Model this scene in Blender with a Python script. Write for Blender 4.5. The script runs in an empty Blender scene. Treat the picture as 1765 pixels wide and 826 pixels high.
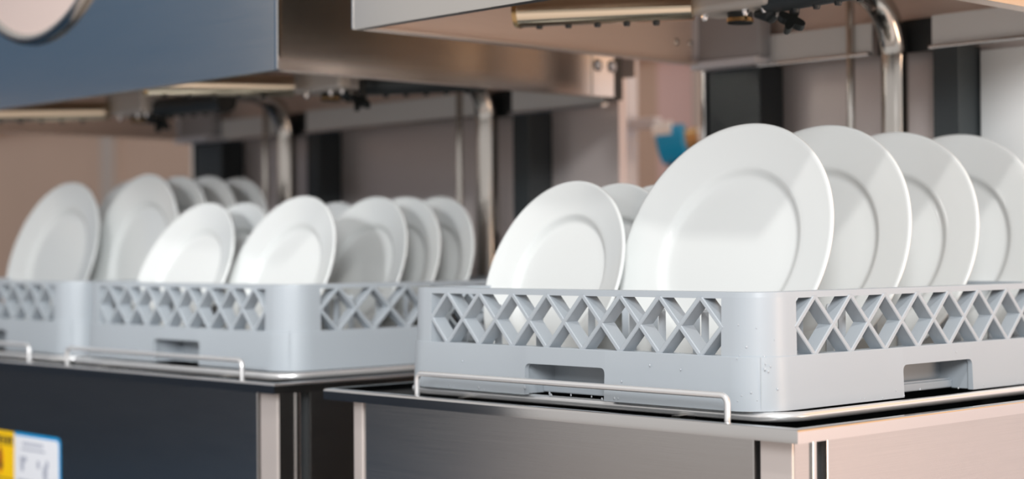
import bpy, bmesh, math, random
from mathutils import Vector, Matrix
random.seed(7)
C = bpy.context.scene.collection
SC = bpy.context.scene
PI = math.pi

# ------------------------------------------------------------------ camera
F = 2922.9052
yaw, pitch, roll = 0.7558, 0.0095, -0.0079
fw = Vector((-math.sin(yaw)*math.cos(pitch), math.cos(yaw)*math.cos(pitch), math.sin(pitch)))
rt = Vector((math.cos(yaw), math.sin(yaw), 0)); up = rt.cross(fw)
r2 = math.cos(roll)*rt + math.sin(roll)*up
u2 = -math.sin(roll)*rt + math.cos(roll)*up
cam_d = bpy.data.cameras.new('camera'); cam = bpy.data.objects.new('camera', cam_d); C.objects.link(cam)
m = Matrix((r2, u2, -fw)).transposed().to_4x4(); m.translation = Vector((0.9439, -1.0722, 0.1374))
cam.matrix_world = m
cam_d.sensor_width = 36; cam_d.sensor_fit = 'HORIZONTAL'
cam_d.lens = F/1765*36
cam_d.shift_x = -329.34/1765; cam_d.shift_y = -8.863/1765
cam_d.clip_start = 0.05
cam_d.dof.use_dof = True; cam_d.dof.focus_distance = 1.53; cam_d.dof.aperture_fstop = 3.7
SC.camera = cam

# ------------------------------------------------------------------ world, lamps, exposure
w = bpy.data.worlds.new('hall_light'); SC.world = w; w.use_nodes = True
bg = w.node_tree.nodes['Background']; bg.inputs[0].default_value = (1.0, 0.965, 0.945, 1); bg.inputs[1].default_value = 0.60
SC.view_settings.view_transform = 'Standard'; SC.view_settings.look = 'None'
SC.view_settings.exposure = 0.06; SC.view_settings.gamma = 1; SC.view_settings.use_curve_mapping = False

def lamp(name, loc, target, size, watts, col=(1, 1, 1), spread=180):
    d = bpy.data.lights.new(name, 'AREA'); d.shape = 'DISK'; d.size = size; d.energy = watts; d.color = col
    d.spread = math.radians(spread)
    o = bpy.data.objects.new(name, d); C.objects.link(o); o.location = loc
    o.rotation_euler = (Vector(target)-Vector(loc)).to_track_quat('-Z', 'Y').to_euler()
    return o
lamp('ceiling_spotlight', (1.45, -1.45, 2.45), (-0.3, 0.25, 0.1), 0.14, 29, (1.0, 0.98, 0.95))
lamp('added_left_rack_fill', (0.55, -3.0, 1.0), (-1.22, 0.30, 0.16), 0.25, 1.1, (0.97, 0.98, 1.0), 26)  # added narrow fill that brightens the left rack's plates
lamp('added_soft_fill', (2.3, -2.3, 1.3), (-0.3, 0.35, 0.25), 1.1, 96, (0.96, 0.98, 1.0))  # added soft fill, low enough to brighten the space under the hoods
lamp('warm_display_lamp', (2.2, 0.7, -0.1), (-0.6, 0.3, 0.4), 0.8, 16, (1.0, 0.70, 0.50))

# ------------------------------------------------------------------ helpers
def tag(o, label=None, cat=None, group=None, kind=None):
    if label: o['label'] = label
    if cat: o['category'] = cat
    if group: o['group'] = group
    if kind: o['kind'] = kind
    return o
def thing(name, label, cat, loc=(0, 0, 0), group=None):
    o = bpy.data.objects.new(name, None); C.objects.link(o); o.location = loc; o.empty_display_size = .05
    return tag(o, label, cat, group)
FLATTISH = {'front_panel', 'side_panel', 'corner_post', 'post_flange', 'guide_rail', 'guide_rail_edge', 'edge_trim', 'rear_lip', 'guide_bracket', 'guide_bracket_edge',
            'guide_bracket_lip', 'hub', 'upright', 'crossbar', 'top_rim', 'lever'}
def obj(name, bm, mat, parent=None, smooth=False, loc=None):
    if isinstance(bm, bmesh.types.BMesh):
        bmesh.ops.recalc_face_normals(bm, faces=bm.faces)
        me = bpy.data.meshes.new(name); bm.to_mesh(me); bm.free()
        me.materials.append(mat)
        if smooth:
            me.polygons.foreach_set('use_smooth', [True]*len(me.polygons))
            try: me.set_sharp_from_angle(angle=math.radians(38))
            except Exception: pass
    else: me = bm
    o = bpy.data.objects.new(name, me); C.objects.link(o)
    if smooth and me.name.split('.')[0] in FLATTISH:
        md = o.modifiers.new('normals', 'WEIGHTED_NORMAL'); md.weight = 100; md.keep_sharp = True
    if parent: o.parent = parent
    if loc: o.location = loc
    return o
def box(bm, x0, x1, y0, y1, z0, z1, bev=0, seg=2):
    b2 = bmesh.new() if bev else bm
    vs = [b2.verts.new((x, y, z)) for x in (x0, x1) for y in (y0, y1) for z in (z0, z1)]
    for f in ((0,1,3,2),(4,6,7,5),(0,4,5,1),(2,3,7,6),(0,2,6,4),(1,5,7,3)): b2.faces.new([vs[i] for i in f])
    if bev:
        bmesh.ops.recalc_face_normals(b2, faces=b2.faces)
        bmesh.ops.bevel(b2, geom=list(b2.edges), offset=bev, segments=seg, affect='EDGES', profile=.5)
        merge(bm, b2)
    return bm
def merge(bm, b2):
    mp = {v: bm.verts.new(v.co) for v in b2.verts}
    for f in b2.faces:
        try: bm.faces.new([mp[v] for v in f.verts])
        except ValueError: pass
    b2.free()
def B(*a, **k): return box(bmesh.new(), *a, **k)
def fillet(pts, r, n=6, closed=False):
    pts = [Vector(p) for p in pts]; out = []; N = len(pts)
    for i, p in enumerate(pts):
        if not closed and i in (0, N-1): out.append(p); continue
        a, b = pts[i-1], pts[(i+1) % N]
        d1, d2 = (a-p).normalized(), (b-p).normalized()
        ang = d1.angle(d2)
        if ang > PI-.02: out.append(p); continue
        t = min(r/math.tan(ang/2), (a-p).length*.49, (b-p).length*.49)
        rr = t*math.tan(ang/2)
        c = p+(d1+d2).normalized()*(rr/math.sin(ang/2))
        s, e = p+d1*t-c, p+d2*t-c; th = s.angle(e)
        for k in range(n+1):
            f = k/n
            out.append(c+(s*math.sin((1-f)*th)+e*math.sin(f*th))/math.sin(th))
    return out
def tube(bm, pts, r, seg=12, closed=False, cap=True):
    pts = [Vector(p) for p in pts]; N = len(pts); rings = []
    prev = None
    for i, p in enumerate(pts):
        if closed: t = (pts[(i+1) % N]-pts[i-1]).normalized()
        else: t = (pts[min(i+1, N-1)]-pts[max(i-1, 0)]).normalized()
        if prev is None:
            a = Vector((0, 0, 1)) if abs(t.z) < .9 else Vector((1, 0, 0))
            n = (a-t*a.dot(t)).normalized()
        else:
            n = (prev-t*prev.dot(t)).normalized()
        prev = n; b = t.cross(n)
        rad = r[i] if isinstance(r, (list, tuple)) else r
        rings.append([bm.verts.new(p+(n*math.cos(2*PI*k/seg)+b*math.sin(2*PI*k/seg))*rad) for k in range(seg)])
    for i in range(N if closed else N-1):
        A, D = rings[i], rings[(i+1) % N]
        for k in range(seg): bm.faces.new((A[k], A[(k+1) % seg], D[(k+1) % seg], D[k]))
    if cap and not closed: bm.faces.new(rings[0]); bm.faces.new(rings[-1][::-1])
    return bm
def T(*a, **k): return tube(bmesh.new(), *a, **k)
def lathe(prof, seg=64, axis='z'):
    bm = bmesh.new(); rings = []
    for r, z in prof:
        if r < 1e-6: rings.append([bm.verts.new((0, 0, z))])
        else: rings.append([bm.verts.new((r*math.cos(2*PI*k/seg), r*math.sin(2*PI*k/seg), z)) for k in range(seg)])
    for A, D in zip(rings, rings[1:]):
        for k in range(seg):
            j = (k+1) % seg
            if len(A) == 1 and len(D) == 1: continue
            if len(A) == 1: bm.faces.new((A[0], D[k], D[j]))
            elif len(D) == 1: bm.faces.new((A[k], A[j], D[0]))
            else: bm.faces.new((A[k], A[j], D[j], D[k]))
    return bm
def xf(bm, M):
    bmesh.ops.transform(bm, matrix=M, verts=bm.verts); return bm

# ------------------------------------------------------------------ materials
def mat(name, col, rough=.5, metal=0, **k):
    mt = bpy.data.materials.new(name); mt.use_nodes = True
    p = mt.node_tree.nodes['Principled BSDF']
    p.inputs['Base Color'].default_value = (*col, 1); p.inputs['Roughness'].default_value = rough; p.inputs['Metallic'].default_value = metal
    for a, v in k.items():
        p.inputs[a.replace('_', ' ')].default_value = v
    return mt
def noisy(mt, scale=(1, 1, 1), s=20, dr=.1, bump=0, dcol=0, detail=4):
    nt = mt.node_tree; p = nt.nodes['Principled BSDF']
    tc = nt.nodes.new('ShaderNodeTexCoord'); mp = nt.nodes.new('ShaderNodeMapping'); mp.inputs['Scale'].default_value = scale
    nz = nt.nodes.new('ShaderNodeTexNoise'); nz.inputs['Scale'].default_value = s; nz.inputs['Detail'].default_value = detail
    nt.links.new(tc.outputs['Object'], mp.inputs[0]); nt.links.new(mp.outputs[0], nz.inputs['Vector'])
    if dr:
        r0 = p.inputs['Roughness'].default_value
        mr = nt.nodes.new('ShaderNodeMapRange'); mr.inputs['To Min'].default_value = max(.02, r0-dr); mr.inputs['To Max'].default_value = r0+dr
        nt.links.new(nz.outputs['Fac'], mr.inputs[0]); nt.links.new(mr.outputs[0], p.inputs['Roughness'])
    if dcol:
        c = p.inputs['Base Color'].default_value
        mx = nt.nodes.new('ShaderNodeMix'); mx.data_type = 'RGBA'
        mx.inputs[6].default_value = (*[v*(1-dcol) for v in c[:3]], 1); mx.inputs[7].default_value = (*[min(1, v*(1+dcol)) for v in c[:3]], 1)
        nt.links.new(nz.outputs['Fac'], mx.inputs[0]); nt.links.new(mx.outputs[2], p.inputs['Base Color'])
    if bump:
        bp = nt.nodes.new('ShaderNodeBump'); bp.inputs['Strength'].default_value = bump; bp.inputs['Distance'].default_value = .001
        nt.links.new(nz.outputs['Fac'], bp.inputs['Height']); nt.links.new(bp.outputs[0], p.inputs['Normal'])
    return mt
M_brush = noisy(mat('brushed_steel', (.62, .61, .60), .20, 1), (1, 1, 160), 10, .05, .012, .09)
M_brush_h = noisy(mat('hood_brushed_steel', (.76, .73, .69), .17, 1), (1, 1, 120), 10, .04, .008, .04)
M_pol = noisy(mat('polished_steel', (.74, .73, .72), .09, 1), (1, 1, 1), 8, .03, 0)
M_tube = noisy(mat('satin_tube_steel', (.60, .57, .53), .12, 1), (1, 1, 4), 20, .03, 0)
M_dark = mat('shaded_tank_steel', (.035, .04, .043), .4, .4)  # tank is bright steel; its inner shade is put into this dark colour
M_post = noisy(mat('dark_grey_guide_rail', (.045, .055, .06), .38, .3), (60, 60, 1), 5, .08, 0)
M_back = noisy(mat('back_panel_steel', (.74, .67, .65), .34, .4), (1, 1, 60), 10, .06, .05)
M_rack = noisy(mat('grey_polypropylene', (.40, .44, .475), .36, 0), (1, 1, 1), 60, .05, .04)
M_drop = mat('water', (.72, .76, .80), .02, 0, IOR=1.33, Transmission_Weight=.45)
M_porc = mat('white_porcelain', (.74, .76, .75), .12, 0)
M_chrome = mat('wire_chrome', (.90, .90, .90), .28, .75)
M_lip = mat('satin_lip_steel', (.72, .62, .55), .4, .5)
M_satin = noisy(mat('satin_folded_steel', (.66, .60, .57), .42, .55), (1, 1, 4), 20, .04, 0)
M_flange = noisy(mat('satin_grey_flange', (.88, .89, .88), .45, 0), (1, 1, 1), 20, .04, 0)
M_brkt = noisy(mat('grey_bracket', (.45, .46, .48), .42, .2), (1, 1, 1), 20, .04, 0)
M_hood_inside = noisy(mat('brightened_hood_inside', (.84, .70, .62), .36, .3), (1, 1, 30), 14, .05, 0, .05)  # light inside the hoods put into a pale warm colour
M_plas = noisy(mat('light_grey_casting', (.60, .57, .53), .42, .2), (1, 1, 1), 30, .05, 0)
M_black = mat('black_plastic', (.012, .016, .017), .35)
M_brass = mat('brass', (.62, .42, .2), .2, 1)
M_gold = noisy(mat('warm_polished_arm_steel', (.78, .66, .50), .13, 1), (1, 1, 1), 20, .03)
M_floor = noisy(mat('pale_hall_floor', (.62, .56, .53), .9), (1, 1, 1), 40, .05, .1, .2)
M_wallb = noisy(mat('brown_painted_board', (.62, .44, .34), .55), (1, 1, 1), 2, .05, 0, .10)
M_wallp = noisy(mat('pink_beige_board', (.78, .55, .52), .6), (1, 1, 1), 2, .05, 0, .05)
M_trim = mat('pale_trim', (.55, .47, .42), .5)
M_wallnavy = mat('navy_reflection_band', (.02, .035, .06), .6)
M_wallblue = noisy(mat('blue_reflection_band', (.09, .20, .36), .6), (1, 1, 1), 2, .05, 0, .2)
M_wallf = noisy(mat('beige_partition', (.74, .66, .61), .7), (1, 1, 1), 2, .05, 0, .08)
M_wallr = noisy(mat('warm_reflection_band', (.90, .50, .25), .6), (3, 3, .3), 3, .05, 0, .25)
M_wallq = noisy(mat('pale_pink_board', (.70, .62, .615), .55), (1, 1, 1), 2, .05, 0, .05)
M_reflfloor = noisy(mat('navy_reflection_floor', (.018, .062, .125), .9), (1, 1, 1), 40, .05, .1, .2)
M_alu = mat('white_aluminium_profile', (.84, .85, .90), .35, .0)
M_yel = mat('yellow_vinyl', (.93, .58, .0), .4)
M_wht = mat('white_vinyl', (.78, .81, .86), .4)
M_blu = mat('blue_vinyl', (.0, .30, .66), .4)
M_ink = mat('black_ink', (.02, .015, .01), .5)
M_org = mat('orange_ink', (.75, .24, .0), .5)
M_ginkd = mat('grey_ink', (.42, .45, .53), .5)
M_valve = mat('blue_valve_plastic', (.0, .30, .60), .3)
M_white = mat('white_plastic', (.85, .85, .85), .35)
M_pane = mat('round_window_glass', (.70, .56, .50), .12, 0, Coat_Weight=.6)

# ------------------------------------------------------------------ room
FL = -.88
def struct(name, bm, m): return tag(obj(name, bm, m), kind='structure')
struct('floor', B(-7, 6, -6, 1.7, FL-.05, FL), M_floor)
cb = bmesh.new(); cpts = [(-1.7, -1.14), (-7, -5.55), (-7, .9), (-1.95, .9)]
ca = [cb.verts.new((x, y, FL)) for x, y in cpts]; cc = [cb.verts.new((x, y, FL+.006)) for x, y in cpts]
cb.faces.new(ca); cb.faces.new(cc)
for k in range(4): cb.faces.new((ca[k], ca[(k+1) % 4], cc[(k+1) % 4], cc[k]))
struct('floor_reflection_patch', cb, M_reflfloor)  # unseen navy patch, added and cut so the steel panels reflect dark
struct('wall_back', B(-7, -1.612, 1.5, 1.6, FL, 2.4), M_wallb)
struct('wall_back_middle', B(-1.612, -1.467, 1.5, 1.6, FL, 2.4), M_wallp)
struct('wall_back_right', B(-1.467, 6, 1.5, 1.6, FL, 2.4), M_wallq)
struct('trim_1', B(-1.489, -1.467, 1.48, 1.5, FL, 2.4), M_trim)
struct('trim_2', B(-4.035, -3.954, 1.48, 1.5, FL, 2.4), M_trim)
struct('trim_reflection_warm', B(-7, 6, 1.47, 1.5, .56, 1.6), M_wallr)  # unseen warm band, added to tint the left hood side's reflections
struct('wall_left', B(-7.1, -7, -4.3, 1.6, FL, 1.9), M_wallf)
struct('trim_reflection_navy', B(-7, -6.98, -5.75, 1.6, FL, .32), M_wallnavy)  # unseen navy band, added for the front panels to reflect
struct('trim_reflection_blue', B(-7, -6.97, -4.3, 1.6, .75, 1.9), M_wallblue)  # unseen blue band, added for the left hood front to reflect

# ------------------------------------------------------------------ dishwasher body
RZ = -.006
def frame_bm(x0, x1, y0, y1, wdt, z1, z0, r=.0028):
    """top rim: flat ledge with rounded outer edge and a lip hanging down outside"""
    bm = bmesh.new()
    prof = [(0, z0)]
    for k in range(5):
        a = k/4*PI/2
        prof.append((r-r*math.cos(a), z1-r+r*math.sin(a)))
    prof += [(wdt, z1), (wdt, z1-.012)]
    rings = []
    for d, z in prof:
        rings.append([bm.verts.new(p) for p in ((x0+d, y0+d, z), (x1-d, y0+d, z), (x1-d, y1-d, z), (x0+d, y1-d, z))])
    for a, b in zip(rings, rings[1:]):
        for k in range(4): bm.faces.new((a[k], a[(k+1) % 4], b[(k+1) % 4], b[k]))
    return bm
def basin_bm(x0, x1, y0, y1, z1, z0):
    bm = bmesh.new(); q = .032; zs = z1+.0012
    s = [bm.verts.new(p) for p in ((x0, y0, zs), (x1, y0, zs), (x1, y1, zs), (x0, y1, zs))]
    x0 += q; y0 += q; x1 -= q; y1 -= q
    a = [bm.verts.new(p) for p in ((x0, y0, z1), (x1, y0, z1), (x1, y1, z1), (x0, y1, z1))]
    b = [bm.verts.new(p) for p in ((x0, y0, z0), (x1, y0, z0), (x1, y1, z0), (x0, y1, z0))]
    for k in range(4):
        bm.faces.new((a[k], a[(k+1) % 4], b[(k+1) % 4], b[k])); bm.faces.new((s[k], s[(k+1) % 4], a[(k+1) % 4], a[k]))
    bm.faces.new(b); return bm
def build_body(label, x0, x1, y0, bays, hz):
    """x0..x1 rim extents, y0 rim front, bays = right edge x of every rack, hz = hood height for the pipe bends"""
    t = thing('dishwasher', label, 'dishwasher', ((x0+x1)/2, .26, FL))
    L = Vector((-(x0+x1)/2, -.26, -FL))
    def P(name, bm, m, parent=t, smooth=False): return obj(name, xf(bm, Matrix.Translation(L)) if parent is t else bm, m, parent, smooth)
    y1 = .56; LIP = -.0175; yb = y0+.018
    P('top_rim', frame_bm(x0, x1, y0, y1, .0075, RZ, LIP), M_pol, smooth=True)
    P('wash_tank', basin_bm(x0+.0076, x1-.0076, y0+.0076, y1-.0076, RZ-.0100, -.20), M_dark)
    P('front_panel', B(x0+.0485, x1-.0625, yb, yb+.03, FL+.12, LIP+.0002, bev=.0022), M_brush, smooth=True)
    P('side_panel', B(x1-.035, x1-.0165, y0+.057, y1-.06, FL+.12, LIP+.0002, bev=.0022), M_brush, smooth=True)
    P('side_panel', B(x0+.0165, x0+.035, y0+.057, y1-.06, FL+.12, LIP+.0002, bev=.0022), M_brush, smooth=True)
    P('rear_panel', B(x0+.03, x1-.03, y1-.02, y1-.005, FL+.12, LIP+.0002), M_brush)
    # corner posts: folded section with a groove beside each panel
    for sx, xa, xb in ((1, x1-.055, x1-.0195), (-1, x0+.031, x0+.0475)):
        b = B(xa, xb, yb-.002, yb+.022, FL, LIP+.0002, bev=.002)
        P('corner_post', b, M_satin, smooth=True)
    P('post_side', B(x1-.0197, x1-.0190, yb+.0005, yb+.0205, FL+.02, LIP), M_brush)
    P('post_flange', B(x1-.04, x1-.0165, y0+.0385, y0+.0445, FL+.1, LIP+.0002, bev=.0015), M_pol, smooth=True)
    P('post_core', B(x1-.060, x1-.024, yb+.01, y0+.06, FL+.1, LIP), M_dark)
    for fx in (x0+.06, x1-.06):
        for fy in (y0+.06, y1-.06):
            P('foot', T([(fx, fy, FL), (fx, fy, FL+.03), (fx, fy, FL+.13)], [.025, .018, .018], 12), M_black, smooth=True)
    for bx in bays:
        a, b, c, d = bx-.512, bx+.0135, .010, .484
        P('rack_rail', T(fillet([(a, c+y0+.038, -.0046), (b, c+y0+.038, -.0046), (b, d+y0+.038, -.0046), (a, d+y0+.038, -.0046)], .035, 8, True), .0043, 12, True), M_chrome, smooth=True)
        g = y0+.0145
        P('wire_guard', T(fillet([(bx-.443, g, RZ-.006), (bx-.443, g, .0155), (bx-.018, g, .0155), (bx-.018, g, RZ-.006)], .007, 6), .0028, 10), M_chrome, smooth=True)
        for px in (bx-.4, bx-.1):   # studs that hold the rail off the tank edge
            P('rail_bracket', B(px-.005, px+.005, y0+.036, y0+.056, -.016, -.008), M_tube)
    # back of the machine
    P('back_panel', B(x0+.004, x1-(.004 if len(bays) == 1 else .111), .600, .615, RZ-.02, hz+.62), M_back)
    for bx in bays:
        tx = bx-.270; r = .0165; zb = hz+.062
        P('supply_pipe', T(fillet([(tx, .55, RZ-.1), (tx, .55, zb), (tx, .33, zb)], .075, 12), r, 20), M_tube, smooth=True)
        P('drain_pipe', T([(tx-.0665, .55, RZ-.1), (tx-.0665, .55, hz+.5)], .0052, 12), M_tube, smooth=True)
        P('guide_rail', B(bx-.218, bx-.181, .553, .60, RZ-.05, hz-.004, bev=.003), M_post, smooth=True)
    if len(bays) == 1:
        P('painted_reflection_panel', B(bays[0]-.178, x1-.006, .592, .600, RZ-.02, hz-.01, bev=.002), M_flange, smooth=True)  # paler sheet; the back panel's bright reflection is put into its colour
    bx = bays[-1]
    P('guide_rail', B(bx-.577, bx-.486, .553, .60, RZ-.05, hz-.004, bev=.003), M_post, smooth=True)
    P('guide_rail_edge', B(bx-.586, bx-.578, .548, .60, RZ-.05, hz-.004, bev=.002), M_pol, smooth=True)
    return t
HZR, HZL = .379, .3474
body_r = build_body('single-bay steel dishwasher cabinet under the sharply focused rack at right', -.587, .071, -.038, [0.0], HZR)
body_l = build_body('wide two-bay steel dishwasher cabinet with yellow and white stickers at left', -1.875, -.684, -.036, [-.755, -1.290], HZL)

# ------------------------------------------------------------------ hoods
def build_hood(label, x0, x1, zb, zt, window=None, bays=(0,)):
    t = thing('dishwasher_hood', label, 'hood', ((x0+x1)/2, .27, zb))
    L = Vector((-(x0+x1)/2, -.27, -zb))
    def P(name, bm, m, parent=t, smooth=False): return obj(name, xf(bm, Matrix.Translation(L)), m, parent, smooth)
    y0, y1 = 0.0, .548; th = .0025
    P('front_panel', B(x0, x1, y0, y0+th, zb, zt), M_brush_h)
    P('side_panel', B(x0, x0+th, y0+th, .528, zb, zt), M_brush_h)
    P('side_panel', B(x1-th, x1, y0+th, .528, zb, zt), M_brush_h)
    P('edge_trim', B(x1-.006, x1+.0006, y0-.0008, y0+.004, zb+.0005, zt, bev=.0009), M_pol, smooth=True)
    P('edge_trim', B(x0-.0006, x0+.003, y0-.0008, y0+.004, zb+.0005, zt, bev=.0009), M_pol, smooth=True)
    P('top_panel', B(x0, x1, y0, y1+.03, zt-th, zt), M_brush_h)
    P('brightened_inner_face', B(x0+.003, x0+.0045, y0+.012, .528, zb+.002, zt-.01), M_hood_inside)  # added pale sheets that brighten the hood's inside by their colour
    P('brightened_inner_face', B(x1-.0045, x1-.003, y0+.012, .528, zb+.002, zt-.01), M_hood_inside)
    P('brightened_inner_face', B(x0+.0045, x1-.0045, .572, .5745, zb+.031, zt-.01), M_hood_inside)
    P('brightened_inner_face', B(x0+.0045, x1-.0045, y0+.0028, .572, zt-.006, zt-.004), M_hood_inside)
    # turned-in lips along the bottom
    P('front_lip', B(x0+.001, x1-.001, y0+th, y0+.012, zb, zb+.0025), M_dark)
    P('side_lip', B(x0+th, x0+.021, y0+.012, .528, zb, zb+.002), M_lip)
    P('side_lip', B(x1-.021, x1-th, y0+.012, .528, zb, zb+.002), M_lip)
    P('rear_panel', B(x0+.01, x1-(.01 if len(bays) == 1 else .07), .575, .578, zb+.03, zt), M_back)
    # rear flange, notched for each supply pipe
    xs = [x0+.10]
    for bx in sorted(bays): xs += [bx-.306, bx-.218]
    xs.append(x1-(.004 if len(bays) == 1 else .042))
    for a, b in zip(xs[0::2], xs[1::2]):
        P('rear_flange', B(a, b, .553, .556, zb-.008, zb+.031), M_flange)
        P('rear_lip', B(a, b, .545, .553, zb-.009, zb-.0045, bev=.0012), M_pol, smooth=True)
    for a, b in zip(xs[1:-1:2], xs[2::2]):
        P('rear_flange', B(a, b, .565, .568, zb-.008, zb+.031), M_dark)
    # bracket box at the left rear, with its bright front edge
    P('guide_bracket', B(x0+.004, x0+.118, .530, .555, zb+.003, zb+.16, bev=.004), M_brkt, smooth=True)
    P('guide_bracket_edge', B(x0+.001, x0+.013, .5265, .532, zb+.006, zb+.16, bev=.002), M_alu, smooth=True)
    P('guide_bracket_lip', B(x0+.006, x0+.118, .522, .555, zb-.007, zb+.003, bev=.0015), M_alu, smooth=True)
    # right rear bracket with its two bolts
    P('rear_bracket', B(x1, x1+.0015, .487, .5265, zb+.001, zb+.055), M_brush_h)
    P('rear_gap_shade', B(x1-.02, x1-.001, .5285, .545, zb-.003, zt-.01), M_black)  # black strip put in for the dark gap behind the side panel
    for yy in (.4965, .5225):
        P('bolt', lathe_x(x1+.0015, yy, zb+.0415, 1), M_alu, smooth=True)
        P('bolt', lathe_x(x0+th, yy+.002, zb+.0285, 1), M_tube, smooth=True)
    P('handle', T(fillet([(x0+.05, y0, zb+.20), (x0+.05, y0-.05, zb+.20), (x1-.05, y0-.05, zb+.20), (x1-.05, y0, zb+.20)], .02, 6), .011, 14), M_tube, smooth=True) if window is None else None
    if window:
        cx, cz, ri, ro = window
        ring = bmesh.new(); n = 72; prof = []
        for k in range(10):
            a = 2*PI*k/10; rr = (ro-ri)/2
            prof.append(((ri+ro)/2+rr*math.cos(a), rr*.8*math.sin(a)))
        rg = []
        for k in range(n):
            a = 2*PI*k/n
            rg.append([ring.verts.new((cx+p*math.cos(a), y0-.004+q, cz+p*math.sin(a))) for p, q in prof])
        for k in range(n):
            for j in range(10): ring.faces.new((rg[k][j], rg[k][(j+1) % 10], rg[(k+1) % n][(j+1) % 10], rg[(k+1) % n][j]))
        P('window_ring', ring, M_tube, smooth=True)
        pane = lathe([(0, -.002), (ri+.003, -.002), (ri+.003, .002), (0, .002)], 64)
        xf(pane, Matrix.Translation((cx, y0-.003, cz)) @ Matrix.Rotation(PI/2, 4, 'X'))
        P('round_pane', pane, M_pane)
    return t
def lathe_x(x, y, z, s):
    b = lathe([(0, .004), (.003, .0035), (.0052, .0015), (.0052, .0), (.0085, 0), (.0085, -.0008), (0, -.0008)], 20)
    return xf(b, Matrix.Translation((x, y, z)) @ Matrix.Rotation(PI/2*s, 4, 'Y'))
hood_r = build_hood('raised steel hood over the front right rack, seen from below', -.585, .016, HZR, HZR+.56, None, (0,))
hood_l = build_hood('raised wide steel hood with round window over the two left racks', -1.893, -.729, HZL, HZL+.62, (-1.322, .674, .230, .246), (-.755, -1.290))

# ------------------------------------------------------------------ wash arms (hang from the supply pipes)
def build_wash_arm(label, hx, hy, hz, ang):
    t = thing('wash_arm', label, 'wash arm', (hx, hy, hz), 'rotating wash arms under the hoods')
    # casting
    b = bmesh.new(); box(b, -.058, .062, -.030, .030, -.008, .030, bev=.007, seg=3)
    o = obj('hub', b, M_plas, t, True); o.rotation_euler.z = 0
    hub_cap = obj('hub_cap', T([(0, 0, -.020), (0, 0, -.0085)], .0135, 24), M_black, t, True)
    obj('cap_ring', T([(0, 0, -.0185), (0, 0, -.0145)], .0143, 24), M_brass, t, True)
    for s, ln in ((1, .240), (-1, .240)):
        an = ang if s > 0 else ang+PI-.75
        d = Vector((math.cos(an), math.sin(an), 0))
        arm = bmesh.new(); tube(arm, [d*.05, d*(ln-.006), d*ln], [.0150, .0168, .0175], 20)
        a = obj('arm', arm, M_gold if s > 0 else M_post, t, True)
        end = T([d*(ln-.001), d*(ln+.0045)], [.0182, .0168], 20)
        obj('end_cap', end, M_brass if s > 0 else M_black, t, True)
        for k in range(5):   # spray nozzles under the arm
            q = d*(.09+.032*k)
            obj('nozzle', T([q+Vector((0, 0, -.0190)), q+Vector((0, 0, -.013))], [.0032, .005], 10), M_black, t, True)
    for px in (-.040, .018, .045):
        obj('screw', T([(px, -.012, -.0145), (px, -.012, -.011), (px, -.012, -.007)], [.0022, .0045, .0045], 10), M_pol, t, True)
    # side clamp with a star knob
    obj('clamp', T([(.026, -.004, -.013), (.045, -.004, -.016), (.052, -.004, -.010)], [.004, .009, .010], 12), M_black, t, True)
    obj('clamp_rod', T([(.046, -.004, -.010), (.072, -.004, -.024)], .0042, 12), M_plas, t, True)
    st = bmesh.new(); n = 40; top = []; bot = []
    for k in range(n):
        a = 2*PI*k/n; rr = .0105+.0042*math.cos(4*a)
        top.append(st.verts.new((rr*math.cos(a), rr*math.sin(a), .005))); bot.append(st.verts.new((rr*math.cos(a), rr*math.sin(a), -.005)))
    st.faces.new(top); st.faces.new(bot[::-1])
    for k in range(n): st.faces.new((top[k], bot[k], bot[(k+1) % n], top[(k+1) % n]))
    kn = obj('star_knob', st, M_black, t, True); kn.location = (.074, -.004, -.025); kn.rotation_euler = (math.radians(62), math.radians(25), math.radians(40))
    obj('stop_pin', T([(.0775, -.004, -.018), (.0775, -.004, .004)], .0048, 14), M_black, t, True)
    obj('stem', T([(0, 0, .028), (0, 0, .060)], .017, 20), M_tube, t, True)
    return t
AN = math.atan2(.121-.254, -.45+.25)
build_wash_arm('warm polished wash arm and pale hub hanging above the front right rack', -.25, .254, .396, AN)
build_wash_arm('wash arm under the left hood, above the rack with small plates', -1.02, .27, .366, AN+.5)
build_wash_arm('wash arm under the left hood, above the far left rack', -1.545, .27, .366, AN+.2)

# ------------------------------------------------------------------ racks
ZM, ZT, ZO = .0464, .1015, .0958
MG, RC = .048, .036
PITCH = (.5-2*MG)/8
def ring_path(off=0, step=.02, zn=True):
    """(x, y, nx, ny, s, side) anticlockwise round a rounded square 0..-0.5 (x), 0..0.5 (y)"""
    out = []
    cs = [((-.5+RC, RC), PI), ((-RC, RC), 1.5*PI), ((-RC, .5-RC), 0), ((-.5+RC, .5-RC), .5*PI)]
    for i, ((cx, cy), a0) in enumerate(cs):
        for k in range(9):
            a = a0+PI/2*k/8
            out.append((cx+RC*math.cos(a), cy+RC*math.sin(a), math.cos(a), math.sin(a), None))
        # straight side that follows
        a = a0+PI/2; nx, ny = math.cos(a), math.sin(a)
        sx, sy = cx+RC*nx, cy+RC*ny
        ln = .5-2*RC; dx, dy = -ny, nx
        ss = [.197-RC, .3085-RC]; pts = []
        e = .0055
        for s0, sg in ((ss[0], 1), (ss[1], -1)):
            pts.append((s0-sg*.0001, 0)); 
            for k in range(6):
                b = k/5*PI/2
                pts.append((s0+sg*e*(1-math.cos(b)), .030-e*(1-math.sin(b))))
        A, Bp = pts[:7], pts[7:][::-1]
        seq = [(ln*.15, 0), (ln*.3, 0)]+A+Bp+[(ln*.8, 0), (ln*.9, 0)]
        for s, z in seq:
            if zn: out.append((sx+dx*s, sy+dy*s, nx, ny, z))
    return out
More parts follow.
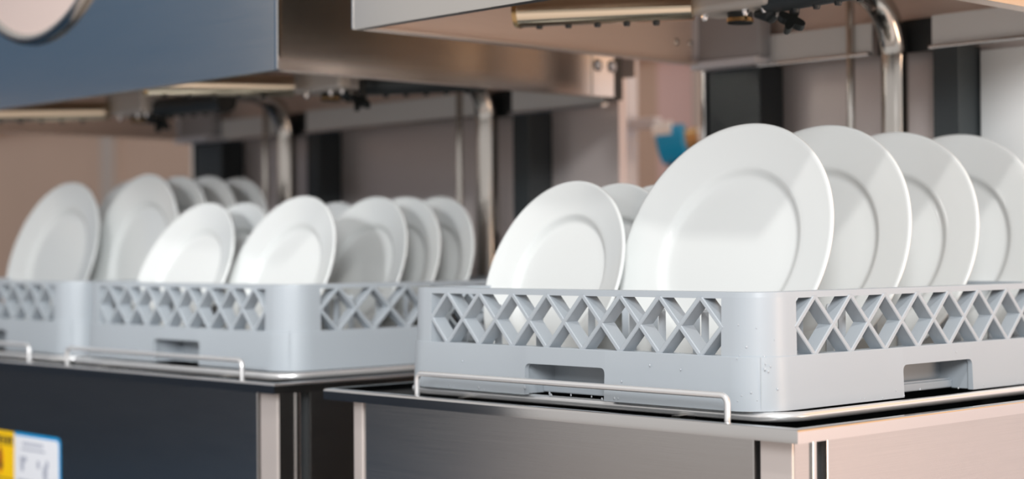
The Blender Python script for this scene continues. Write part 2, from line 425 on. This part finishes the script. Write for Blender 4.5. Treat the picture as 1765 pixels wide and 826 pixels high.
def ring_mesh(z0, z1, thick, o0=0, o1=0, notch=False):
    bm = bmesh.new(); rows = []
    for x, y, nx, ny, z in ring_path():
        if not notch and z is not None: z = 0
        zl = z0+(z if (notch and z) else 0)
        f = (zl-z0)/(z1-z0)
        ob = o0+(o1-o0)*f
        rows.append([bm.verts.new((x+nx*q, y+ny*q, zz)) for q, zz in ((ob, zl), (o1, z1-.0006), (o1-.0006, z1), (-thick, z1), (-thick, zl))])
    n = len(rows)
    for i in range(n):
        a, b = rows[i], rows[(i+1) % n]
        for k in range(5):
            try: bm.faces.new((a[k], b[k], b[(k+1) % 5], a[(k+1) % 5]))
            except ValueError: pass
    return bm
def corner_mesh(i):
    cs = [((-.5+RC, RC), PI), ((-RC, RC), 1.5*PI), ((-RC, .5-RC), 0), ((-.5+RC, .5-RC), .5*PI)]
    (cx, cy), a0 = cs[i]; bm = bmesh.new(); rows = []; o = -.0016; th = .018
    pts = []
    a = a0; nx, ny = math.cos(a), math.sin(a)
    pts.append((cx+RC*nx+ny*(MG-RC), cy+RC*ny-nx*(MG-RC), nx, ny))
    for k in range(9):
        a = a0+PI/2*k/8; pts.append((cx+RC*math.cos(a), cy+RC*math.sin(a), math.cos(a), math.sin(a)))
    nx, ny = math.cos(a), math.sin(a)
    pts.append((cx+RC*nx-ny*(MG-RC), cy+RC*ny+nx*(MG-RC), nx, ny))
    for x, y, nx, ny in pts:
        rows.append([bm.verts.new((x+nx*q, y+ny*q, z)) for q, z in ((o, ZM-.002), (o-.0008, ZO+.001), (-th, ZO+.001), (-th, ZM-.002))])
    for A, Bq in zip(rows, rows[1:]):
        for k in range(4): bm.faces.new((A[k], Bq[k], Bq[(k+1) % 4], A[(k+1) % 4]))
    bm.faces.new(rows[0]); bm.faces.new(rows[-1][::-1])
    return bm
def strip_mesh(sa, za, sb, zb_, wd=.0044, dep=.0175):
    """diagonal lattice strip in side coordinates (s along the side, depth inwards, z)"""
    bm = bmesh.new(); dx, dz = sb-sa, zb_-za; L = math.hypot(dx, dz)
    h = wd/2*L/abs(dz)          # half width measured along s, ends cut level
    c = .0007
    A = [bm.verts.new(p) for p in ((sa-h, .0022, za), (sa-h+c*1.5, .0014, za), (sa+h-c*1.5, .0014, za), (sa+h, .0022, za), (sa+h*.8, dep, za), (sa-h*.8, dep, za))]
    D = [bm.verts.new(p) for p in ((sb-h, .0022, zb_), (sb-h+c*1.5, .0014, zb_), (sb+h-c*1.5, .0014, zb_), (sb+h, .0022, zb_), (sb+h*.8, dep, zb_), (sb-h*.8, dep, zb_))]
    n = 6
    for k in range(n): bm.faces.new((A[k], A[(k+1) % n], D[(k+1) % n], D[k]))
    bm.faces.new(A[::-1]); bm.faces.new(D)
    if zb_ < za: bmesh.ops.translate(bm, vec=(0, .00025, 0), verts=bm.verts)
    return bm
def mesh_of(name, bm, m, smooth=False):
    bmesh.ops.recalc_face_normals(bm, faces=bm.faces)
    me = bpy.data.meshes.new(name); bm.to_mesh(me); bm.free(); me.materials.append(m)
    if smooth:
        me.polygons.foreach_set('use_smooth', [True]*len(me.polygons)); me.set_sharp_from_angle(angle=math.radians(35))
    return me
me_band = mesh_of('lower_band', ring_mesh(0, ZM, .004, .0022, 0, True), M_rack, True)
me_rim = mesh_of('top_rim', ring_mesh(ZO, ZT, .0195, -.0024, -.0028), M_rack, True)
me_ledge = mesh_of('inner_ledge', ring_mesh(ZM-.004, ZM-.0004, .0195, -.001, -.001), M_rack, True)
me_corner = [mesh_of('corner_post', corner_mesh(i), M_rack, True) for i in range(4)]
zmid = (ZM+ZO)/2; e0, e1 = ZM-.001, ZO+.001
me_s = {'up': mesh_of('lattice_strip', strip_mesh(0, e0, PITCH, e1), M_rack), 'down': mesh_of('lattice_strip', strip_mesh(0, e1, PITCH, e0), M_rack),
        'hu0': mesh_of('lattice_strip', strip_mesh(0, zmid, PITCH/2, e1), M_rack), 'hd0': mesh_of('lattice_strip', strip_mesh(0, zmid, PITCH/2, e0), M_rack),
        'hu1': mesh_of('lattice_strip', strip_mesh(0, e1, PITCH/2, zmid), M_rack), 'hd1': mesh_of('lattice_strip', strip_mesh(0, e0, PITCH/2, zmid), M_rack)}
def recess_bm():
    b = bmesh.new()
    box(b, .190, .315, .040, .043, .0005, .036)           # back
    box(b, .190, .194, .0035, .040, .0005, .036); box(b, .3115, .3155, .0035, .040, .0005, .036)
    box(b, .194, .3115, .0035, .040, .0325, .036)         # roof
    return b
me_recess = mesh_of('handle_recess', recess_bm(), M_rack)
me_step = mesh_of('handle_step', B(.195, .311, .024, .0398, .001, .0085, bev=.0012), M_rack)
def grid_bm():
    b = bmesh.new()
    for k in range(10):
        q = .03+.049*k
        box(b, -.455, -.045, q-.0015, q+.0015, .0035, .0105)
        box(b, -q-.0015, -q+.0015, .045, .455, .0030, .0100)
    return b
me_grid = mesh_of('base_grid', grid_bm(), M_rack)
def peg_bm():
    b = bmesh.new(); n = 8; rows = []
    for z, s in ((.008, 1.0), (.082, .88), (.0845, .6)):
        rows.append([b.verts.new((s*(.0052 if k % 2 == 0 else .0034)*math.cos(2*PI*k/n), s*(.0052 if k % 2 == 0 else .0034)*math.sin(2*PI*k/n), z)) for k in range(n)])
    for A, D in zip(rows, rows[1:]):
        for k in range(n): b.faces.new((A[k], A[(k+1) % n], D[(k+1) % n], D[k]))
    b.faces.new(rows[-1]); return b
me_peg = mesh_of('peg', peg_bm(), M_rack)
seam = T([(0, 0, .001), (0, 0, ZM)], .0004, 6)
me_seam = mesh_of('mould_seam', seam, M_rack)

# plates: id -> rack right edge, rack y, (x, y of the resting point, radius, tilt, yaw)
PL = {
'C': (-0.1737, 0.0959, 0.1333, 0.3377, 0.023), 'D': (-0.1702, 0.2186, 0.1333, 0.2958, 0.017),
'E': (-0.1685, 0.3267, 0.1335, 0.3246, 0.034), 'F': (-0.1665, 0.4491, 0.1335, 0.2956, 0.027),
'A': (-0.3840, 0.0705, 0.1060, 0.3309, -0.023), 'B': (-0.3840, 0.1335, 0.1060, 0.3443, -0.007), 'G': (-0.3840, 0.1970, 0.1060, 0.3400, 0),
'P3': (-0.9416, 0.0958, 0.1080, 0.3770, 0.029), 'P4': (-0.9416, 0.2091, 0.1080, 0.3674, -0.004),
'P5': (-0.9416, 0.2622, 0.1080, 0.3569, 0.039), 'P6': (-0.9416, 0.3219, 0.1080, 0.3406, 0.032),
'P1': (-1.1356, 0.0667, 0.1070, 0.4077, 0.035), 'P2': (-1.1356, 0.1233, 0.1070, 0.3962, -0.008), 'P7': (-1.1356, 0.2823, 0.1070, 0.3608, 0.001),
'Q1': (-1.6620, 0.1443, 0.1270, 0.2889, 0.061), 'Q2': (-1.4730, 0.1949, 0.1275, 0.1900, 0.0),
'Q3': (-1.4730, 0.2390, 0.1275, 0.2250, 0.0), 'Q4': (-1.4730, 0.2950, 0.1275, 0.2000, 0.0), 'Q5': (-1.4730, 0.3440, 0.1275, 0.2200, 0.0),
'Q6': (-1.6620, 0.2660, 0.1270, 0.2050, 0.0),
}
PLZ = .012
def peg_ok(x, y):
    for px, py, R, t, yw in PL.values():
        dx = x-px
        if abs(dx) > R-.002: continue
        hb = R-math.sqrt(R*R-dx*dx); tn = math.tan(t); yy = py+dx*yw
        z = max(0.0, hb-.004)
        while z < .078:
            back = .007 if z < .35*R else .026
            if yy+z*tn-.008 < y < yy+z*tn+back+.006: return False
            z += .004
    return True
def build_rack(label, rx, ry):
    t = thing('dish_rack', label, 'dish rack', (rx, ry, 0), 'grey plastic dish racks')
    obj('lower_band', me_band, None, t); obj('top_rim', me_rim, None, t); obj('inner_ledge', me_ledge, None, t)
    for i in range(4): obj('corner_post', me_corner[i], None, t)
    obj('base_grid', me_grid, None, t)
    # sides: front, right, back, left  (origin, rotation)
    for ox, oy, rz in ((-.5, 0, 0), (0, 0, PI/2), (0, .5, PI), (-.5, .5, -PI/2)):
        def side(name, me, s=0):
            o = obj(name, me, None, t)
            o.location = (ox+s*math.cos(rz), oy+s*math.sin(rz), 0); o.rotation_euler.z = rz
            return o
        v = [MG+PITCH*(k+.5) for k in range(8)]
        for k in range(7):
            side('lattice_strip', me_s['up'], v[k]); side('lattice_strip', me_s['down'], v[k])
        side('lattice_strip', me_s['hu0'], MG); side('lattice_strip', me_s['hd0'], MG)
        side('lattice_strip', me_s['hu1'], v[7]); side('lattice_strip', me_s['hd1'], v[7])
        side('handle_recess', me_recess); side('handle_step', me_step)
    q = RC*(1-math.sqrt(.5))
    o = obj('mould_seam', me_seam, None, t); o.location = (-q+.0013, q-.0013, 0)
    xs = [-.098, -.152, -.207, -.264, -.322, -.385, -.44, -.04]
    ys = [.035+.0615*k for k in range(8)]
    for x in xs:
        for k, y in enumerate(ys):
            for dy in (0, .008, -.008, .016, -.016, .024):
                yy = y+dy
                if (.024 if abs(x+.2525) > .068 else .048) < yy < .452 and peg_ok(rx+x, ry+yy):
                    if x > -.06 and .17 < yy < .335: break
                    p = obj('peg', me_peg, None, t); p.location = (x, yy, 0); break
    return t
rack1 = build_rack('grey lattice dish rack in sharp focus on the right dishwasher', 0, 0)
rack2 = build_rack('grey dish rack on the near bay of the left dishwasher, full of small plates', -.755, .026)
rack3 = build_rack('grey dish rack cut off by the left edge, on the far bay', -1.290, .026)

# ------------------------------------------------------------------ plates
me_plate = {}
def plate_mesh(R):
    k = round(R, 3)
    if k in me_plate: return me_plate[k]
    th = .0035
    # face side z up: flat floor, cove, wide gently rising rim, rolled edge, then the underside with its foot
    pr = [(0, -.0150), (.30, -.0150), (.50, -.0151), (.580, -.0152), (.605, -.0148), (.630, -.0130), (.648, -.0105), (.665, -.0086), (.685, -.0077), (.72, -.0069),
          (.80, -.0046), (.90, -.0018), (.960, .0000), (.982, .0008), (.994, .0004), (1.0, -.0010), (.997, -.0024), (.985, -.0034), (.94, -.0048), (.80, -.0086),
          (.70, -.0112), (.655, -.0140), (.62, -.0180), (.600, -.0200), (.585, -.0212), (.565, -.0212), (.552, -.0196), (.50, -.0192), (0, -.0190)]
    bm = lathe([(a*R, z) for a, z in pr], 128)
    me = bpy.data.meshes.new('plate'); bmesh.ops.recalc_face_normals(bm, faces=bm.faces); bm.to_mesh(me); bm.free()
    me.materials.append(M_porc); me.polygons.foreach_set('use_smooth', [True]*len(me.polygons))
    me_plate[k] = me; return me
PLAB = {
'C': 'largest white dinner plate, foremost of the right rack\'s big plates, complete in view',
'D': 'white dinner plate second in the right rack\'s line of big plates',
'E': 'white dinner plate third in the right rack\'s line of big plates',
'F': 'white dinner plate last in line in the right rack, cut by the right edge',
'A': 'smaller white plate at the front left of the sharp right rack',
'B': 'small white plate peeking out between the right rack\'s two foremost plates',
'G': 'white plate showing only a sliver of rim behind the right rack\'s small plates',
'P3': 'blurred white plate standing foremost at the right of the middle rack',
'P4': 'blurred white plate second in the middle rack\'s right-hand line',
'P5': 'blurred white plate third in the middle rack\'s right-hand line',
'P6': 'blurred white plate rearmost in the middle rack\'s right-hand line',
'P1': 'bright white plate at the front left of the middle rack',
'P2': 'white plate just behind the bright front left plate of the middle rack',
'P7': 'plate top peeking out between the two foremost plates at the middle rack\'s right',
'Q1': 'leftmost blurred white plate in the far left rack',
'Q2': 'tallest blurred white plate in the far left rack, right of the leftmost one',
'Q3': 'shaded beige-looking plate first behind the tallest plate of the far left rack',
'Q4': 'shaded plate second behind the tallest plate of the far left rack',
'Q5': 'shaded plate rearmost behind the tallest plate of the far left rack',
'Q6': 'plate top showing behind the leftmost plate of the far left rack',
}
for k, (x, y, R, t, yw) in PL.items():
    o = obj('dinner_plate', plate_mesh(R), None)
    g = 'right' if k in 'ABCDEFG' else ('middle' if k[0] == 'P' else 'far left')
    tag(o, PLAB[k], 'plate', 'white plates in the %s rack' % g)
    # local +z -> facing -y, leaning back by t
    Mx = Matrix.Rotation(yw, 4, 'Z') @ Matrix.Rotation(PI/2-t, 4, 'X')
    up_ = Matrix.Rotation(yw, 4, 'Z') @ Vector((0, math.sin(t), math.cos(t)))
    Mx.translation = Vector((x, y, PLZ))+Vector(up_)*R
    o.matrix_world = Mx

# ------------------------------------------------------------------ water drops on the sharp rack
bm = bmesh.new()
def drop(x, y, z, nx, ny, r, sag=1.3):
    b = bmesh.new(); bmesh.ops.create_icosphere(b, subdivisions=2, radius=r)
    for v in b.verts:
        v.co.z *= sag
    R_ = Matrix.Rotation(math.atan2(ny, nx), 4, 'Z') @ Matrix.Diagonal((.55, 1, 1, 1))
    xf(b, Matrix.Translation((x, y, z)) @ R_); merge(bm, b)
for k in range(16):
    a = random.uniform(1.55, 1.95)*PI; z = random.uniform(.004, .085)
    off = .0018 if z < ZM else -.0018
    drop(-RC+(RC+off)*math.cos(a), RC+(RC+off)*math.sin(a), z, math.cos(a), math.sin(a), random.uniform(.0005, .0011))
for k in range(20):
    drop(random.uniform(-.42, -.05), -.0020, random.choice((.0015, .003, random.uniform(.002, .04))), 0, -1, random.uniform(.0006, .0014))
for k in range(16):
    drop(.0020, random.uniform(.05, .48), random.choice((.0015, .003, random.uniform(.002, .04))), 1, 0, random.uniform(.0006, .0014))
tag(obj('water_drops', bm, M_drop, None, True), 'tiny clear water drops clinging to the sharp grey rack', 'water', kind='stuff')

# ------------------------------------------------------------------ stickers on the left machine
def sticker(name, label, x0, x1, z0, z1, m, y=-.0184):
    t = thing(name, label, 'sticker', ((x0+x1)/2, y, (z0+z1)/2), 'stickers on the left dishwasher')
    cx, cz = (x0+x1)/2, (z0+z1)/2
    def P(n, a, b, c, d, lay, mm, bev=0): return obj(n, B(a-cx, b-cx, -.0003*lay, -.0003*(lay-1), c-cz, d-cz), mm, t)
    return t, P
YS = -.0184
t, P = sticker('warning_sticker', 'yellow warning sticker with black print and thermometer mark at lower left', -1.478, -1.3612, -.235, -.1065, M_yel)
P('sheet', -1.478, -1.3612, -.235, -.1065, 1, M_yel)
P('header_line', -1.476, -1.363, -.1150, -.1135, 2, M_ink); P('header_line', -1.476, -1.363, -.1252, -.1237, 2, M_ink)
for k in range(9):
    xx = -1.472+k*.0122; P('letter_mark', xx, xx+.0085, -.1218-.0008*(k % 2), -.1168+.0006*(k % 3), 2, M_ink)
P('footer_line', -1.476, -1.363, -.1735, -.172, 2, M_ink)
def disc(cx, cz, rx, rz, o):
    b = lathe([(0, .00015), (1, .00015), (1, -.00015), (0, -.00015)], 24)
    return xf(b, Matrix.Translation((cx-o[0], -.00045-o[2], cz-o[1])) @ Matrix.Rotation(PI/2, 4, 'X') @ Matrix.Diagonal((rx, rz, 1, 1)))
oc = ((-1.478-1.3612)/2, (-.235-.1065)/2)
obj('heat_halo', disc(-1.404, -.148, .0085, .019, (*oc, 0)), M_org, t)
obj('thermometer_stem', disc(-1.4045, -.142, .0034, .0135, (*oc, .0003)), M_ink, t)
obj('thermometer_bulb', disc(-1.403, -.1545, .0055, .0068, (*oc, .0003)), M_ink, t)
t, P = sticker('instruction_sticker', 'white instruction sticker with blue border and grey hand drawings at lower left', -1.3606, -1.2250, -.235, -.1055, M_wht)
oc = ((-1.3606-1.2250)/2, (-.235-.1055)/2)
b = bmesh.new()
def rrect(bm, x0, x1, z0, z1, r, y0, y1):
    pts = []
    for cx, cz, a0 in ((x1-r, z1-r, 0), (x0+.002, z1-.002, .5), (x0+.002, z0+.002, 1), (x1-r, z0+r, 1.5)):
        rr = r if cx > (x0+x1)/2 else .002
        for k in range(7): a = (a0+k/12)*PI; pts.append((cx+rr*math.cos(a), cz+rr*math.sin(a)))
    A = [bm.verts.new((x, y0, z)) for x, z in pts]; D = [bm.verts.new((x, y1, z)) for x, z in pts]
    bm.faces.new(A); bm.faces.new(D[::-1]); n = len(pts)
    for k in range(n): bm.faces.new((A[k], A[(k+1) % n], D[(k+1) % n], D[k]))
rrect(b, -1.3606-oc[0], -1.2250-oc[0], -.235-oc[1], -.1055-oc[1], .009, -.0003, 0); obj('blue_border', b, M_blu, t)
b = bmesh.new(); rrect(b, -1.3600-oc[0], -1.2292-oc[0], -.231-oc[1], -.1100-oc[1], .007, -.0006, -.0003); obj('white_field', b, M_wht, t)
for k in range(7):
    xx = -1.334+k*.0088; P('letter_mark', xx, xx+.0066, -.1225, -.1175, 3, M_ginkd)
P('text_line', -1.338, -1.268, -.1290, -.1262, 3, M_ginkd)
P('text_line', -1.350, -1.300, -.1735, -.169, 3, M_ginkd); P('text_line', -1.296, -1.245, -.1735, -.169, 3, M_ginkd)
for dx, dz, rx, rz in ((-1.336, -.149, .0055, .010), (-1.328, -.141, .006, .004), (-1.340, -.141, .003, .004), (-1.268, -.156, .007, .011), (-1.288, -.146, .0045, .006), (-1.262, -.144, .004, .006)):
    obj('hand_drawing', disc(dx, dz, rx, rz, (*oc, .0003)), M_ginkd, t)

# ------------------------------------------------------------------ things seen through the gap
t = thing('display_frame', 'pale aluminium upright with short crossbar in the gap between the dishwashers', 'frame', (-1.16, 1.0, FL))
def PP(n, bm, m, s=False): return obj(n, xf(bm, Matrix.Translation((1.16, -1.0, -FL))), m, t, s)
PP('upright', B(-1.209, -1.177, .985, 1.015, FL, 2.2, bev=.003), M_alu, True)
PP('crossbar', B(-1.177, -1.112, .990, 1.010, .349, .368, bev=.003), M_alu, True)
PP('foot', B(-1.25, -1.13, .90, 1.10, FL, FL+.012), M_alu)
t = thing('water_valve', 'blue and white valve with brass coupling on a pale wall pipe', 'valve', (-1.064, 1.0, .322))
def PV(n, bm, m, s=True): return obj(n, bm, m, t, s)
ax = Vector((.82, .5, .16)).normalized()
PV('valve_body', T([ax*-.034, ax*-.031, ax*.012, ax*.015], [.024, .034, .031, .024], 20), M_valve)
PV('valve_cover', T([ax*-.034+Vector((.002, -.014, .020)), ax*-.002+Vector((.002, -.014, .020))], .0175, 20), M_white)
PV('coupling', T([ax*.014, ax*.036], .0195, 18), M_brass)
PV('end_cap', T([ax*.034, ax*.039, ax*.052, ax*.054], [.014, .0185, .0175, .013], 18), M_white)
PV('lever', B(-.012, .016, -.010, .004, -.050, -.018, bev=.004), M_valve)
PV('pipe', T([(-.022, .012, -.02), (-.022, .012, -.322+FL)], .011, 14), M_trim)
PV('pipe_bracket', B(-.032, -.012, .02, .50, -.10, -.085), M_trim, False)
